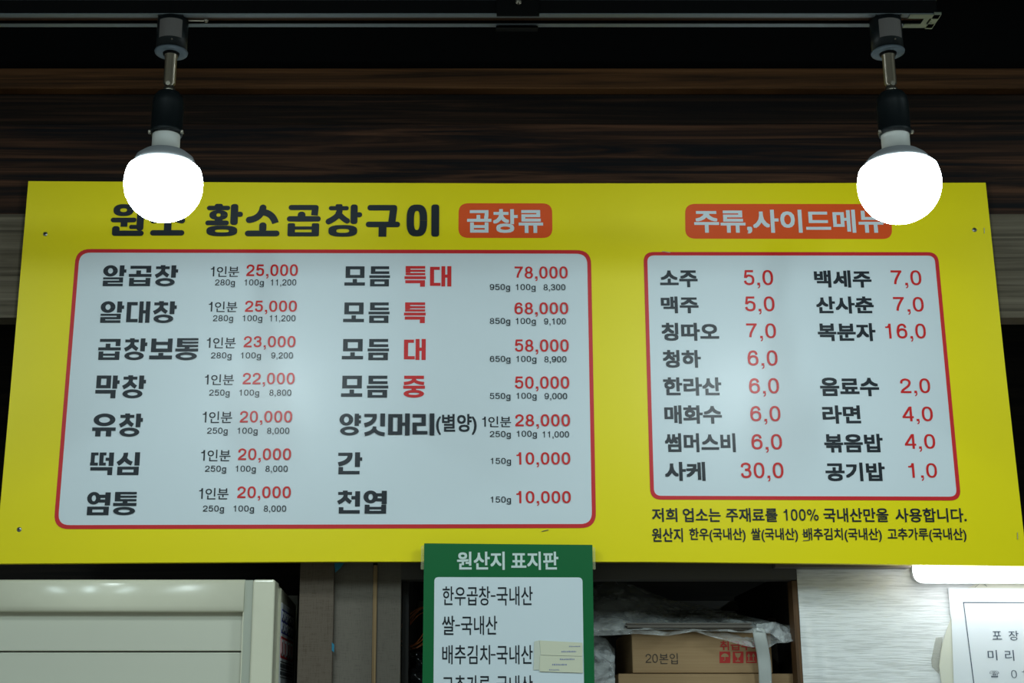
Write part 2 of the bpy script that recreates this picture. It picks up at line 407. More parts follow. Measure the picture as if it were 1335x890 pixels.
M_darkwall = wood('dark_back_wall', (0.006, 0.005, 0.005), (0.012, 0.010, 0.009), (0.022, 0.017, 0.014), 1, 30, 0.7, 0.2)

# ------------------------------------------------------------------ the setting
ZC = 2.92
struct(box('floor', (-2.6, -4.6, -0.05), (2.7, 0.75, 0.0), M_floor))
struct(box('wall_left', (-2.65, -4.6, 0.0), (-2.6, 0.75, ZC), M_wallpaint))
struct(box('wall_right', (2.7, -4.6, 0.0), (2.75, 0.75, ZC), M_wallpaint))
struct(box('wall_front', (-2.6, -4.65, 0.0), (2.7, -4.6, ZC), M_wallpaint))
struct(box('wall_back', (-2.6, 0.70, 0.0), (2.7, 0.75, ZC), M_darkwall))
struct(box('ceiling', (-2.6, -4.6, ZC), (2.7, 0.75, ZC + 0.05), M_black))
# black lowered soffit above the wood fascia
XL, XR = -1.55, 1.75
z88, z117, z160, z283, z418 = Z(89, 0.02), Z(117, 0.025), Z(161, 0.035), Z(284, 0.03), Z(418, 0.03)
struct(box('wall_soffit', (XL, 0.06, z88), (XR, 0.10, ZC), M_black))
fas = struct(bpy.data.objects.new('wall_fascia', None)); C.objects.link(fas); fas.location = (0, 0.05, z283)
box('plank', (XL, 0.020, z117), (XR, 0.07, z88), M_trimwood, fas, 0.001)
box('plank', (XL, 0.040, z160), (XR, 0.07, z117 - 0.001), M_zebra2, fas, 0.001)
box('plank', (XL, 0.034, z283 + 0.0005), (XR, 0.07, z160 - 0.0015), M_zebra, fas, 0.001)
rail = box('trim_rail', (XL, 0.012, z418), (XR, 0.052, z283), M_oak); struct(rail)

# ------------------------------------------------------------------ the yellow menu board
bl = P(600, 733, 0)
board = thing('menu_board', 'wide bright yellow menu board with two white price panels, screwed to the wall', 'sign', (bl.x, 0.0, bl.z))
YB = -0.004
edge = [(37, 236), (350, 237.8), (665, 239), (980, 238.8), (1285, 238), (1310.7, 480), (1339.5, 738), (1100, 734.5), (850, 732), (450, 731.7), (200, 733), (-6.5, 734.5), (11.8, 530)]
poly_prism('panel', pq(edge, YB), YB, 0.010, M_yellow, board)
def frame(corners, t, rpx, Y, mf, mw, parent):
    sc_ = (P(700, 400, Y) - P(699, 400, Y)).length
    o = pq(corners, Y)
    cen = sum(o, Vector((0, 0))) / 4
    outer = rounded(o, rpx*sc_)
    inner_c = []
    for i in range(4):
        p = o[i]; a = (o[i-1]-p).normalized(); b = (o[(i+1) % 4]-p).normalized(); inner_c.append(p + (a+b)*t*sc_)
    inner = rounded(inner_c, (rpx-t)*sc_)
    poly_prism('white_panel', inner, Y, None, mw, parent)
    bm = bmesh.new(); org = Vector(parent.location)
    y = Y - 0.0003
    A = [bm.verts.new(Vector((p.x, y, p.y)) - org) for p in outer]; B = [bm.verts.new(Vector((p.x, y, p.y)) - org) for p in inner]
    n = len(A)
    for i in range(n):
        f_ = bm.faces.new((A[i], A[(i+1) % n], B[(i+1) % n], B[i]))
    bm.normal_update()
    for f_ in bm.faces:
        if f_.normal.y > 0: f_.normal_flip()
    new_obj('border', bm, mf, parent)
frame([(99.3, 324.5), (770.3, 326), (777.2, 688), (69.7, 689.5)], 5.0, 21, YB - 0.0004, M_red, M_white, board)
frame([(838.9, 328.4), (1222.6, 328.6), (1253, 652.2), (847.9, 651)], 4.8, 15, YB - 0.0004, M_red, M_white, board)
YT = YB - 0.0010
for q in ([(598, 264.8), (719.8, 265), (720.2, 310.2), (597.6, 310)], [(893.2, 265.7), (1161, 265.9), (1163.5, 311.5), (893.6, 311)]):
    poly_prism('tag_patch', rounded(pq(q, YB - 0.0004), 15*0.00118), YB - 0.0004, None, M_orange, board)
# headline
for ch, r_ in zip('원조황소곱창구이', [(144.5,266,188.5,307.5), (196,266,241.5,307), (268,265.5,316.5,308), (320,266.5,365,308), (374,267,418,308), (424.5,266,472,308.5), (477,267,521.5,308.5), (530,266.5,572.5,308.5)]):
    place('headline_letter', block_mesh(ch, T, 0), r_, YT, M_ink, board)
text('tag_lettering', '곱창류', (609, 272.5, 708, 303.5), YT, M_white, board, 0.026)
text('tag_lettering', '주류,사이드메뉴', (904.9, 273.2, 1151.6, 304.5), YT, M_white, board, 0.026)
# left panel dishes
for s, r_ in (('알곱창', (134.2,345.6,232,373.2)), ('알대창', (130.8,392.5,230.2,421)), ('곱창보통', (128,440.7,258.5,469.3)), ('막창', (124.7,489,190,519)),
              ('유창', (120.7,538.8,186,569)), ('떡심', (117.3,589.3,182,619)), ('염통', (113.2,641,178,671.2)),
              ('모듬', (449.2,347,508.5,373.2)), ('모듬', (447.5,394.1,507.9,420.8)), ('모듬', (445.8,441.7,507.2,469.3)), ('모듬', (444.8,489.5,506.2,518.2)),
              ('양깃머리', (442.5,538.8,566.2,568.4)), ('간', (440.4,589.3,472.1,618)), ('천엽', (439.4,639.2,504.1,669.2))):
    gap = 14 if s == '양깃머리' else 21 if s in ('모듬',) else 14
    place('dish_lettering', block_mesh(s, G, gap), r_, YT, M_ink, board)
for s, r_ in (('특대', (527.4,346.6,588.4,373.6)), ('특', (526.7,394,555,421)), ('대', (526.7,441.7,555,469)), ('중', (525.7,489.5,554,518.2))):
    place('size_lettering', block_mesh(s, G, 21), r_, YT, M_pred, board)
text('dish_lettering', '(별양)', (568.5,539.4,621.4,566.6), YT, M_ink, board, 0.022)
for x0, y0, x1, y1 in ((274.7,347,311.8,360.8), (272,393,309.4,406.6), (269.6,439.6,307.4,453.8), (267,487.8,305,501.7), (264.2,536,302.7,551.2), (262.2,586,300.6,601), (259.5,635.8,298,650.7), (628.5,542.5,666.3,556.6)):
    # the digit is set in the same weight as the syllables
    text('portion_lettering', '1', (x0, y0 + 0.4, x0 + (x1-x0)*0.13, y1 - 0.6), YT, M_ink, board, w=14)
    text('portion_lettering', '인분', (x0 + (x1-x0)*0.215, y0, x1, y1), YT, M_ink, board, 0.010)
for s, r_ in (('25,000', (321.2,344.6,388.3,363.1)), ('25,000', (319.5,391.8,387,409.6)), ('23,000', (317.8,438,385.2,455.8)), ('22,000', (316.5,485.8,384.2,504)),
              ('20,000', (312.8,535.4,380.9,553.9)), ('20,000', (310.4,584.3,379.5,602.8)), ('20,000', (309.4,633.8,379.2,652.3)),
              ('78,000', (671,347.3,740,366.5)), ('68,000', (670.7,394.1,740.7,413)), ('58,000', (671.3,442.3,741.4,461.9)), ('50,000', (671.3,490.5,742.1,510)),
              ('28,000', (671.7,539.8,743.1,559)), ('10,000', (673.3,589.3,743.4,608.9)), ('10,000', (673.3,639.9,744.1,659.1))):
    text('price_lettering', s, r_, YT, M_pred, board, w=15.5)
small = [('280g', 280.4, 306.4, 364.1), ('100g', 318.5, 344, 364.1), ('11,200', 352.9, 386.3, 364), ('280g', 277.7, 304, 410.7), ('100g', 316.2, 342, 410.7), ('11,200', 351.5, 385.2, 410.7),
         ('280g', 275, 302, 459.2), ('100g', 313.8, 340.4, 459.2), ('9,200', 353.6, 381.9, 459.2), ('250g', 272.7, 299.6, 507.7), ('100g', 311.8, 338, 507.7), ('8,800', 351.2, 379.8, 507.7),
         ('250g', 270, 297, 557.3), ('100g', 309.4, 336, 557.3), ('8,000', 348.2, 377.2, 557.3), ('250g', 267.3, 295, 606.8), ('100g', 307, 333.7, 606.8), ('8,000', 346.1, 375.1, 606.8),
         ('250g', 264.6, 292.2, 658.7), ('100g', 304.3, 331.3, 658.7), ('8,000', 343.8, 373.1, 658.7),
         ('950g', 638.6, 665, 370.2), ('100g', 672.3, 698.3, 370.2), ('8,300', 708.7, 737, 370.4), ('850g', 638.6, 665.2, 414.4), ('100g', 672.3, 698.6, 414.4), ('9,100', 709.4, 737.7, 414.8),
         ('650g', 638.6, 665.5, 463.8), ('100g', 673, 699.3, 463.8), ('8,900', 709.7, 738.4, 464.2), ('550g', 638.6, 665.5, 512.1), ('100g', 673.3, 699.6, 511.8), ('9,000', 710, 739.4, 512.2),
         ('250g', 638.6, 666, 561.7), ('100g', 673.7, 700, 561.3), ('11,000', 707.4, 741.8, 562), ('150g', 639.6, 666.3, 596.7), ('150g', 639.6, 666.3, 647)]
for s, x0, x1, y0 in small:
    h = 10.4 if s.endswith('g') else 9.8
    text('weight_lettering' if s.endswith('g') else 'unit_price_lettering', s, (x0, y0, x1, y0 + h), YT, M_ink, board, w=14)
# right panel
for s, r_ in (('소주', (860.5,352.3,909.5,374.3)), ('맥주', (861.7,386.3,910.7,408.2)), ('칭따오', (862.4,420.6,937.3,444.1)), ('청하', (864,456,913.7,479.2)), ('한라산', (864.8,491.6,940.4,515.5)),
              ('매화수', (866.3,528.2,941.1,552.1)), ('썸머스비', (866.7,564.5,958.9,589.2)), ('사케', (866.7,601.9,919.5,626.6)), ('백세주', (1061.5,352.3,1136,374.7)), ('산사춘', (1063.8,386.3,1139,408.6)),
              ('복분자', (1066.1,421,1141.4,444.5)), ('음료수', (1069.2,492,1146,516.3)), ('라면', (1072.3,528.2,1122,552.1)), ('볶음밥', (1074.6,565.3,1151,589.6)), ('공기밥', (1076.2,602.7,1153.7,627))):
    text('drink_lettering', s, r_, YT, M_ink, board, 0.033)
for s, r_ in (('5,0', (969.7,351.9,1007.9,375.8)), ('5,0', (971.2,386.3,1009.8,409.8)), ('7,0', (973.2,421.4,1011.7,444.9)), ('6,0', (974.7,456.5,1013.7,480.8)), ('6,0', (976.6,492.7,1015.6,517)),
              ('6,0', (978.2,529,1017.5,553.3)), ('6,0', (979.7,565.6,1019.5,590)), ('30,0', (965.8,602.7,1021.4,627.4)), ('7,0', (1161.8,352.3,1201.2,375.8)), ('7,0', (1164.9,387,1204.3,410.2)),
              ('16,0', (1154.5,421.7,1207,445.3)), ('2,0', (1173.8,493.1,1212.7,516.3)), ('4,0', (1176.5,529.8,1216.2,552.9)), ('4,0', (1179.6,565.6,1219.3,588.8)), ('1,0', (1184.6,603.5,1221.6,626.6))):
    text('price_lettering', s, r_, YT, M_pred, board, w=14)
for s, x0, x1 in (('저희', 850, 883), ('업소는', 890.2, 939.6), ('주재료를', 946.5, 1013.7), ('100%', 1021.8, 1067), ('국내산만을', 1073.5, 1158.3), ('사용합니다.', 1167.2, 1259.8)):
    text('notice_lettering', s, (x0, 662 + (1 if s == '100%' else 0), x1, 680 - (1.5 if s == '100%' else 0) + (x1-850)*0.0012), YT, M_ink, board, 0.018, w=15)
for s, x0, x1 in (('원산지', 850, 890.2), ('한우(국내산)', 898.7, 972), ('쌀(국내산)', 979.3, 1040.3), ('배추김치(국내산)', 1047.6, 1149.5), ('고추가루(국내산)', 1157.2, 1259.8)):
    text('notice_lettering', s, (x0, 688, x1, 706.3), YT, M_ink, board, 0.018)
# screws
for px, py in ((59, 305), (25, 690), (1270.5, 299.5)):
    p = P(px, py, YB); bm = bmesh.new()
    lathe_bm(bm, [(0.0, 0.0016), (0.0022, 0.0012), (0.0036, 0.0002), (0.0038, 0.0)], n=16, cap=False)
    bmesh.ops.rotate(bm, verts=bm.verts, cent=(0, 0, 0), matrix=Matrix.Rotation(R(90), 3, 'X'))
    o = new_obj('screw', bm, M_screw, board, smooth=True); o.location = p - Vector(board.location)
    bm = bmesh.new(); bbox_bm(bm, (-0.0018, -0.0018, -0.0004), (0.0018, -0.0013, 0.0004)); bbox_bm(bm, (-0.0004, -0.0019, -0.0018), (0.0004, -0.0013, 0.0018))
    s_ = new_obj('slot', bm, M_black, o)
# small tacker staples
for x0, y0, x1, y1 in ((1283, 297, 1283.4, 304), (1326.5, 694, 1326.8, 703), (706, 692.5, 715, 690.5), (1046, 696, 1053, 695), (1047, 704.5, 1056, 703.8), (863, 327.6, 874, 329)):
    bm = bmesh.new(); a = P(x0, y0, YB - 0.0012); b = P(x1, y1, YB - 0.0012); org = Vector(board.location)
    tube_bm(bm, [a - org, b - org], 0.0005, 6); new_obj('staple', bm, M_screw, board)

# ------------------------------------------------------------------ the green origin sign hanging over the lower edge
YG = -0.020
gb = P(660, 960, YG)
green = thing('origin_sign', 'narrow green notice with white panel hanging over the lower edge of the menu board', 'sign', (gb.x, YG, gb.z))
ge = pq([(553, 708), (772.3, 710), (776.5, 985), (549.5, 985)], YG)
poly_prism('panel', ge, YG, YG + 0.004, M_green, green)
poly_prism('white_panel', rounded(pq([(566.3, 752), (759.3, 752.5), (762.5, 970), (564.5, 970)], YG - 0.0004), 0.007), YG - 0.0004, None, M_white, green)
M_gtext = satin('sign_pale_letter', (0.62, 0.74, 0.70), 0.5)
text('title_lettering', '원산지', (595.7, 718.8, 658, 742.6), YG - 0.001, M_gtext, green, 0.024)
text('title_lettering', '표지판', (666.5, 718.8, 728, 742.6), YG - 0.001, M_gtext, green, 0.024)
for s, x0, x1, y0 in (('한우곱창', 577, 639, 764), ('쌀', 576.4, 592.8, 802.4), ('배추김치', 576.6, 639, 840.6), ('고추가루', 576.6, 639, 880)):
    text('row_lettering', s, (x0, y0, x1, y0 + 25), YG - 0.0008, M_ink, green, 0.008)
    place('row_lettering', ([(0, 0), (1, 0), (1, 1), (0, 1)], [(0, 1, 2, 3)]), (x1 + 0.8, y0 + 11.6, x1 + 7, y0 + 13.6), YG - 0.0008, M_ink, green)
    text('row_lettering', '국내산', (x1 + 8.3, y0, x1 + 55.5, y0 + 25), YG - 0.0008, M_ink, green, 0.008)
# clear sleeve edges of the sign
M_tape = mat('clear_tape', (0.75, 0.78, 0.45), 0.25, 0.5, alpha=0.22)
for q in ([(549, 712), (553.2, 710), (552.6, 742), (548.6, 742)], [(772.3, 712), (776, 714), (776.5, 742), (772.6, 742)]):
    poly_prism('clear_tape', pq(q, YG + 0.006), YG + 0.006, YG + 0.0065, M_tape, green)
M_stk = mat('aged_sticker', (0.66, 0.66, 0.50), 0.5, 0.4)
M_stk2 = mat('aged_sticker_under', (0.60, 0.62, 0.52), 0.5, 0.4)
M_bprint = mat('faint_blue_print', (0.22, 0.25, 0.42), 0.6)
st = tag(poly_prism('price_sticker', pq([(696.5, 836), (703, 834.3), (707, 872.5), (695.5, 873)], YG - 0.0015), YG - 0.0015, YG - 0.0011, M_stk2, org=P(700, 873, YG)), 'narrow upright faded sticker at the left of the patch on the green sign', 'sticker')
s2 = tag(poly_prism('price_sticker', pq([(703.5, 834.5), (759.3, 837.5), (759.5, 855), (705, 853.5)], YG - 0.0020), YG - 0.0020, YG - 0.0016, M_stk, org=P(730, 855, YG)), 'upper yellowed sticker of the patch on the green sign white panel', 'sticker')
s3 = tag(poly_prism('price_sticker', pq([(704, 854), (759.5, 855.5), (760, 876.8), (703.5, 875)], YG - 0.0022), YG - 0.0022, YG - 0.0018, M_stk, org=P(730, 876, YG)), 'lower yellowed sticker of the patch on the green sign white panel', 'sticker')
for o_, yy, dashes in ((s2, YG - 0.0024, ((742, 841.5, 757, 843), (732, 848, 751, 850))), (s3, YG - 0.0026, ((730, 858, 749, 860), (720, 865, 739, 867), (716, 872, 729, 873.5)))):
    bm = bmesh.new(); org = Vector(o_.location)
    for x0, y0, x1, y1 in dashes:
        k = x0
        while k < x1:
            w_ = random.uniform(0.9, 1.8); a = P(k, y0 + random.uniform(0, .5), yy) - org; b = P(min(k + w_, x1), y1, yy) - org
            bbox_bm(bm, (a.x, a.y, b.z), (b.x, a.y + 0.0001, a.z)); k += w_ + 0.8
    p_ = new_obj('faint_print', bm, M_bprint, o_); p_['kind'] = 'stuff'

# ------------------------------------------------------------------ track and bulbs
YL = -0.54
zt = Z(35.3, YL + 0.017)          # underside of the track
xe = X(1216, 25, YL)
track = thing('lighting_track', 'black ceiling lighting track with pale edges running across the top', 'lighting track', ((xe - 1.6)/2, YL, zt))
bm = bmesh.new(); org = Vector(track.location)
y0, y1 = YL - 0.017, YL + 0.017
for a, b, zz in ((y0, y0 + 0.0085, zt), (y1 - 0.0085, y1, zt)):
    bbox_bm(bm, Vector((-1.6, a, zz)) - org, Vector((xe, b, zt + 0.0012)) - org)
new_obj('rail', bm, M_rail, track)
box('channel', (-1.6, y0 + 0.009, zt + 0.005), (xe, y1 - 0.009, zt + 0.0185), M_slot, track)
for a, b in ((y0 - 0.0003, y0 + 0.0015), (y1 - 0.0015, y1 + 0.0003)): box('side_wall', (-1.6, a, zt + 0.0012), (xe, b, zt + 0.0185), M_black, track)
box('top_cover', (-1.6, y0 - 0.0005, zt + 0.0185), (xe + 0.001, y1 + 0.0005, zt + 0.021), M_blackpl, track)
bm = bmesh.new()
for a, b in ((y0 + 0.0115, y0 + 0.0125), (y1 - 0.0125, y1 - 0.0115)):
    bbox_bm(bm, Vector((-1.6, a, zt + 0.0035)) - org, Vector((xe, b, zt + 0.0052)) - org)
new_obj('contact_strip', bm, mat('contact_copper', (0.10, 0.05, 0.025), 0.5, metal=0.6), track)
# end plate of bright metal at the open right end
M_endm = mat('end_plate', (0.11, 0.12, 0.085), 0.5, metal=0.5)
bm = bmesh.new()
ex0 = X(1181, 25, YL)
for a, b in ((y0, y0 + 0.010), (y1 - 0.010, y1)):
    bbox_bm(bm, Vector((ex0, a, zt - 0.0012)) - org, Vector((xe + 0.004, b, zt - 0.0002)) - org)
bbox_bm(bm, Vector((X(1202, 25, YL), y0 + 0.010, zt - 0.0012)) - org, Vector((X(1209, 25, YL), y1 - 0.010, zt - 0.0002)) - org)
bbox_bm(bm, Vector((xe - 0.004, y0 - 0.001, zt - 0.0012)) - org, Vector((xe + 0.005, y1 + 0.003, zt + 0.002)) - org)
new_obj('end_plate', bm, M_endm, track)
# hanger from the ceiling
hx0, hx1 = X(647, 30, YL), X(702, 30, YL)
hang = thing('track_hanger', 'flat black hanger block carrying the lighting track at mid span', 'bracket', ((hx0+hx1)/2, YL, zt))
bm = bmesh.new(); org = Vector(hang.location)
bbox_bm(bm, Vector((hx0, y0 - 0.006, zt + 0.0215)) - org, Vector((hx1, y1 + 0.006, zt + 0.045)) - org, 0.001)
bbox_bm(bm, Vector((hx0, y0 - 0.004, zt - 0.004)) - org, Vector((hx1, y0 - 0.0008, zt + 0.0225)) - org)
bbox_bm(bm, Vector((hx0, y1 + 0.0008, zt - 0.004)) - org, Vector((hx1, y1 + 0.004, zt + 0.0225)) - org)
bbox_bm(bm, Vector((hx0, y1 - 0.006, zt - 0.004)) - org, Vector((hx1, y1 + 0.002, zt - 0.0015)) - org)
new_obj('clamp', bm, M_black, hang)
bm = bmesh.new(); tube_bm(bm, [Vector((0, 0, 0.044)), Vector((0, 0, ZC - zt))], 0.006, 12); new_obj('hanger_rod', bm, M_black, hang)
bm = bmesh.new(); lathe_bm(bm, [(0.0, -0.003), (0.003, -0.002), (0.004, 0), (0.004, 0.002)], n=16)
bmesh.ops.rotate(bm, verts=bm.verts, cent=(0, 0, 0), matrix=Matrix.Rotation(R(-90), 3, 'X'))
kn = new_obj('set_screw', bm, M_lampmetal, hang); kn.location = (P(676, 2, y0 - 0.006) - org)

def make_lamp(axis_px, label):
    zg = Z(240.5, YL); x = X(axis_px[0], 240, YL)
    t = thing('track_spotlight', label, 'lamp', (x, YL, zg - 0.05), 'lit bulbs on the lighting track')
    h = 0.05   # globe centre above the base
    zz = lambda py: Z(py, YL) - (zg - 0.05)
    zd = zt - (zg - 0.05)                    # track underside
    s = axis_px[1]
    Rg = 0.0470 * s
    prof = []
    a0 = 0.40
    for k in range(25):
        a = -math.pi/2 + (math.pi/2 + a0) * k/24
        prof.append((Rg * abs(math.cos(a))**(0.80 if a > 0 else 0.95), h + Rg * 0.97 * math.sin(a)))
    rr, zr = prof[-1]
    prof += [(rr - 0.0012, zr + 0.0022), (rr - 0.0040, zr + 0.0040)]
    prof[0] = (0, prof[0][1])
    lathe('globe', prof, M_globe, t, n=48, cap=False)
    # finned heat sink
    c0, c1 = h + 0.0435, h + 0.0680
    lathe('heat_sink', [(rr - 0.0045, zr + 0.0038), (rr - 0.006, zr + 0.008), (0.0345, h + 0.034), (0.0270, h + 0.040), (0.0185, c0)], M_sink, t, n=48, cap=True)
    lathe('collar', [(0.0168, c0), (0.0168, c1), (0.015, c1 + 0.001)], M_collar, t, n=32)
    top = h + 0.1205
    lathe('socket', [(0.0165, c1 - 0.004), (0.0185, c1 - 0.004), (0.0200, c1 + 0.001), (0.0190, c1 + 0.002), (0.0193, top - 0.016), (0.0180, top - 0.007), (0.0140, top - 0.001), (0.008, top + 0.001)], M_blackpl, t, n=36)
    # clip screws at socket foot
    for sg in (-1, 1):
        bm = bmesh.new(); bbox_bm(bm, (sg*0.0195 - 0.002, -0.006, c1 - 0.003), (sg*0.0195 + 0.002, -0.001, c1 + 0.001), 0.0006)
        new_obj('clip', bm, M_lampmetal, t)
    ab = zd - 0.0440                            # adapter underside
    lathe('stem', [(0.0072, top - 0.001), (0.0072, top + 0.006), (0.0055, top + 0.007), (0.0055, top + 0.010), (0.0074, top + 0.012), (0.0074, ab - 0.006), (0.0084, ab - 0.005), (0.0084, ab)], M_lampmetal, t, n=24)
    bm = bmesh.new(); tube_bm(bm, [(0, -0.009, top + 0.009), (0, 0.009, top + 0.009)], 0.0028, 12); new_obj('pivot_screw', bm, M_lampmetal, t)
    lathe('base_disc', [(0.011, ab - 0.0012), (0.0200, ab - 0.0010), (0.0205, ab + 0.0010), (0.0, ab + 0.0012)], M_disc, t, n=40)
    lathe('hub', [(0.0095, ab - 0.004), (0.0105, ab - 0.001)], M_black, t, n=24)
    lathe('adapter', [(0.0192, ab + 0.001), (0.0192, zd - 0.0005)], M_blackpl, t, n=40)
    box_ = bmesh.new(); bbox_bm(box_, (-0.016, -0.0155, zd - 0.001), (0.016, 0.0155, zd + 0.004)); new_obj('track_shoe', box_, M_blackpl, t)
    # curved rating label
    bm = bmesh.new(); n_ = 10; r_ = 0.0196
    la = [R(-132 + (-42 + 132) * k / n_) for k in range(n_ + 1)]
    lo_ = [bm.verts.new((r_*math.cos(a), r_*math.sin(a), ab + 0.0135)) for a in la]; hi_ = [bm.verts.new((r_*math.cos(a), r_*math.sin(a), zd - 0.006)) for a in la]
    for k in range(n_): bm.faces.new((lo_[k], lo_[k+1], hi_[k+1], hi_[k]))
    new_obj('rating_label', bm, M_rating, t)
    bm = bmesh.new()
    bmesh.ops.create_uvsphere(bm, u_segments=10, v_segments=6, radius=0.0012, matrix=Matrix.Translation((0.004, -0.0192, ab + 0.009)))
    new_obj('rivet', bm, M_lampmetal, t)
    return t
make_lamp((213.2, 1.0), 'lit white round bulb in a black socket above the board headline at the left')
make_lamp((1172.3, 1.045), 'lit white round bulb in a black socket near the right end of the track')
bm = bmesh.new(); p = Vector((0, 0, 0))
tube_bm(bm, [(0, 0, 0), (0.020, 0, 0)], 0.0012, 8); bmesh.ops.create_uvsphere(bm, u_segments=10, v_segments=6, radius=0.003, matrix=Matrix.Translation((0.022, 0, 0)))
lv = new_obj('locking_lever', bm, M_lampmetal, bpy.data.objects['track_spotlight']); lk = bpy.data.objects['track_spotlight']
lv.location = (0.0205, -0.006, zt - lk.location.z - 0.003)

# ------------------------------------------------------------------ cream appliance at the lower left
ax1 = X(356.5, 820, 0.0); az1 = Z(755, 0.0); ax0 = ax1 - 0.58
ac = thing('floor_appliance', 'tall cream enamel cabinet with recessed slatted front below the board at the left', 'appliance', ((ax0+ax1)/2, 0.13, 0.0))
zb = Z(797, 0.0); xo = X(315, 830, 0.0); org = Vector(ac.location)
def prof_extrude(name, prof, x0, x1, m, parent, bevel=0.0):
    bm = bmesh.new(); A = [bm.verts.new(Vector((x0, y, z)) - org) for y, z in prof]; B = [bm.verts.new(Vector((x1, y, z)) - org) for y, z in prof]
    n = len(prof); bm.faces.new(A); bm.faces.new(list(reversed(B)))
    for i in range(n): bm.faces.new((A[i], B[i], B[(i+1) % n], A[(i+1) % n]))
    bmesh.ops.recalc_face_normals(bm, faces=bm.faces)
    o = new_obj(name, bm, m, parent)
    for p_ in o.data.polygons: p_.use_smooth = len(p_.vertices) == 4
    return o
# top band, gently convex with a lip at its lower edge
pr = [(0.05, az1), (0.004, az1), (0.001, az1 - 0.002)]
for k in range(1, 9):
    t_ = k/9; pr.append((0.0005 - 0.004*math.sin(math.pi*t_*0.8), az1 - 0.002 - (az1 - zb - 0.006)*t_))
pr += [(-0.0015, zb + 0.002), (0.001, zb), (0.05, zb)]
prof_extrude('top_band', pr, ax0, X(318.3, 775, 0), M_cream, ac)
box('groove_strip', (X(318.3, 775, 0), 0.003, 0.05), (X(329, 775, 0), 0.05, az1 - 0.0008), M_groove, ac)
bm = bmesh.new()
bbox_bm(bm, Vector((X(329, 775, 0), 0.0, 0.05)) - org, Vector((ax1, 0.05, az1)) - org, 0.0035, 3)
o = new_obj('corner_column', bm, M_cream, ac)
box('inner_jamb', (xo, 0.002, 0.05), (X(318.3, 775, 0) + 0.0002, 0.05, zb), M_cream, ac)
# body behind the front frame: sloping top edge at the side
sx0 = ax1 - 0.001
bm = bmesh.new()
A = [(sx0 - 0.5, 0.05, 0.05), (ax1 + 0.003, 0.05, 0.05), (ax1 + 0.003, 0.26, 0.05), (sx0 - 0.5, 0.26, 0.05)]
ztp = az1 - 0.004
B = [(sx0 - 0.5, 0.05, ztp), (ax1 + 0.003, 0.05, ztp), (ax1 + 0.003, 0.26, ztp - 0.010), (sx0 - 0.5, 0.26, ztp - 0.010)]
va = [bm.verts.new(Vector(p) - org) for p in A]; vb = [bm.verts.new(Vector(p) - org) for p in B]
bm.faces.new(list(reversed(va))); bm.faces.new(vb)
for i in range(4): bm.faces.new((va[i], va[(i+1) % 4], vb[(i+1) % 4], vb[i]))
bmesh.ops.bevel(bm, geom=[e for e in bm.edges], offset=0.004, segments=2, affect='EDGES')
new_obj('body', bm, M_cream, ac)
box('rear_housing', (ax0 + 0.04, 0.26, 0.05), (ax1 - 0.004, 0.31, ztp - 0.03), M_blackpl, ac)
box('plinth', (ax0 + 0.01, 0.01, 0.0), (ax1 - 0.01, 0.24, 0.05), M_groove, ac)
zl1 = Z(848.5, 0.02); 
box('louver_panel', (ax0 + 0.01, 0.014, zl1), (xo - 0.0012, 0.030, zb + 0.01), M_cream2, ac, 0.0012)
box('louver_panel', (ax0 + 0.01, 0.014, zl1 - 0.16), (xo - 0.0018, 0.030, zl1 - 0.0022), M_cream2, ac, 0.0012)
zz_ = zl1 - 0.1622
for k in range(4):
    box('louver_panel', (ax0 + 0.01, 0.014, zz_ - 0.20), (xo - 0.0018, 0.030, zz_), M_cream2, ac, 0.0012); zz_ -= 0.2022
box('lower_front', (ax0 + 0.004, 0.006, 0.05), (xo, 0.030, zz_), M_cream2, ac)
# side sticker with blue and red bands
M_sw = mat('sticker_white', (0.85, 0.87, 0.88), 0.4); M_sb = mat('sticker_blue', (0.05, 0.05, 0.32), 0.4); M_sr = mat('sticker_red', (0.65, 0.04, 0.04), 0.4)
sxp = ax1 + 0.0032
stick = thing('side_sticker', 'white sticker with blue and red lettered bands on the side of the cream cabinet', 'sticker', (sxp, 0.10, Z(905, 0.08)))
def side_quad(name, ya, yb, za, zb_, m, dx=0.0):
    bm = bmesh.new(); o_ = Vector(stick.location)
    bbox_bm(bm, Vector((sxp + dx, ya, zb_)) - o_, Vector((sxp + dx + 0.0003, yb, za)) - o_); return new_obj(name, bm, m, stick)
zs = lambda py: Z(py, 0.09)
side_quad('backing', 0.057, 0.235, zs(787), zs(905), M_sw)
side_quad('blue_band', 0.064, 0.225, zs(795), zs(826), M_sb, 0.0002)
side_quad('red_band', 0.064, 0.225, zs(830), zs(858), M_sr, 0.0002)
bm = bmesh.new(); o_ = Vector(stick.location)
def tick(ya, yb, pa, pb): bbox_bm(bm, Vector((sxp + 0.0005, ya, zs(pb))) - o_, Vector((sxp + 0.0008, yb, zs(pa))) - o_)
for row, (a_, b_) in enumerate(((797, 809), (811.5, 824), (833, 855))):
    for k in range(4):
        ya = 0.070 + k*0.039; tick(ya, ya + 0.007, a_, b_); tick(ya, ya + 0.024, b_ - 3, b_); tick(ya + 0.010, ya + 0.022, a_ + 1, a_ + 4)
        tick(ya + 0.024, ya + 0.030, a_, b_ - 2)
new_obj('pale_lettering', bm, M_sw, stick)
bm = bmesh.new()
for a_, b_ in ((862, 863.2), (872, 873.4), (882, 883)): tick(0.064, 0.225, a_, b_)
for k in range(9): tick(0.066 + k*0.0175, 0.078 + k*0.0175, 865, 870.5); 
for k in range(9): tick(0.066 + k*0.0175, 0.078 + k*0.0175, 875, 880)
new_obj('dark_lettering', bm, M_ink, stick)
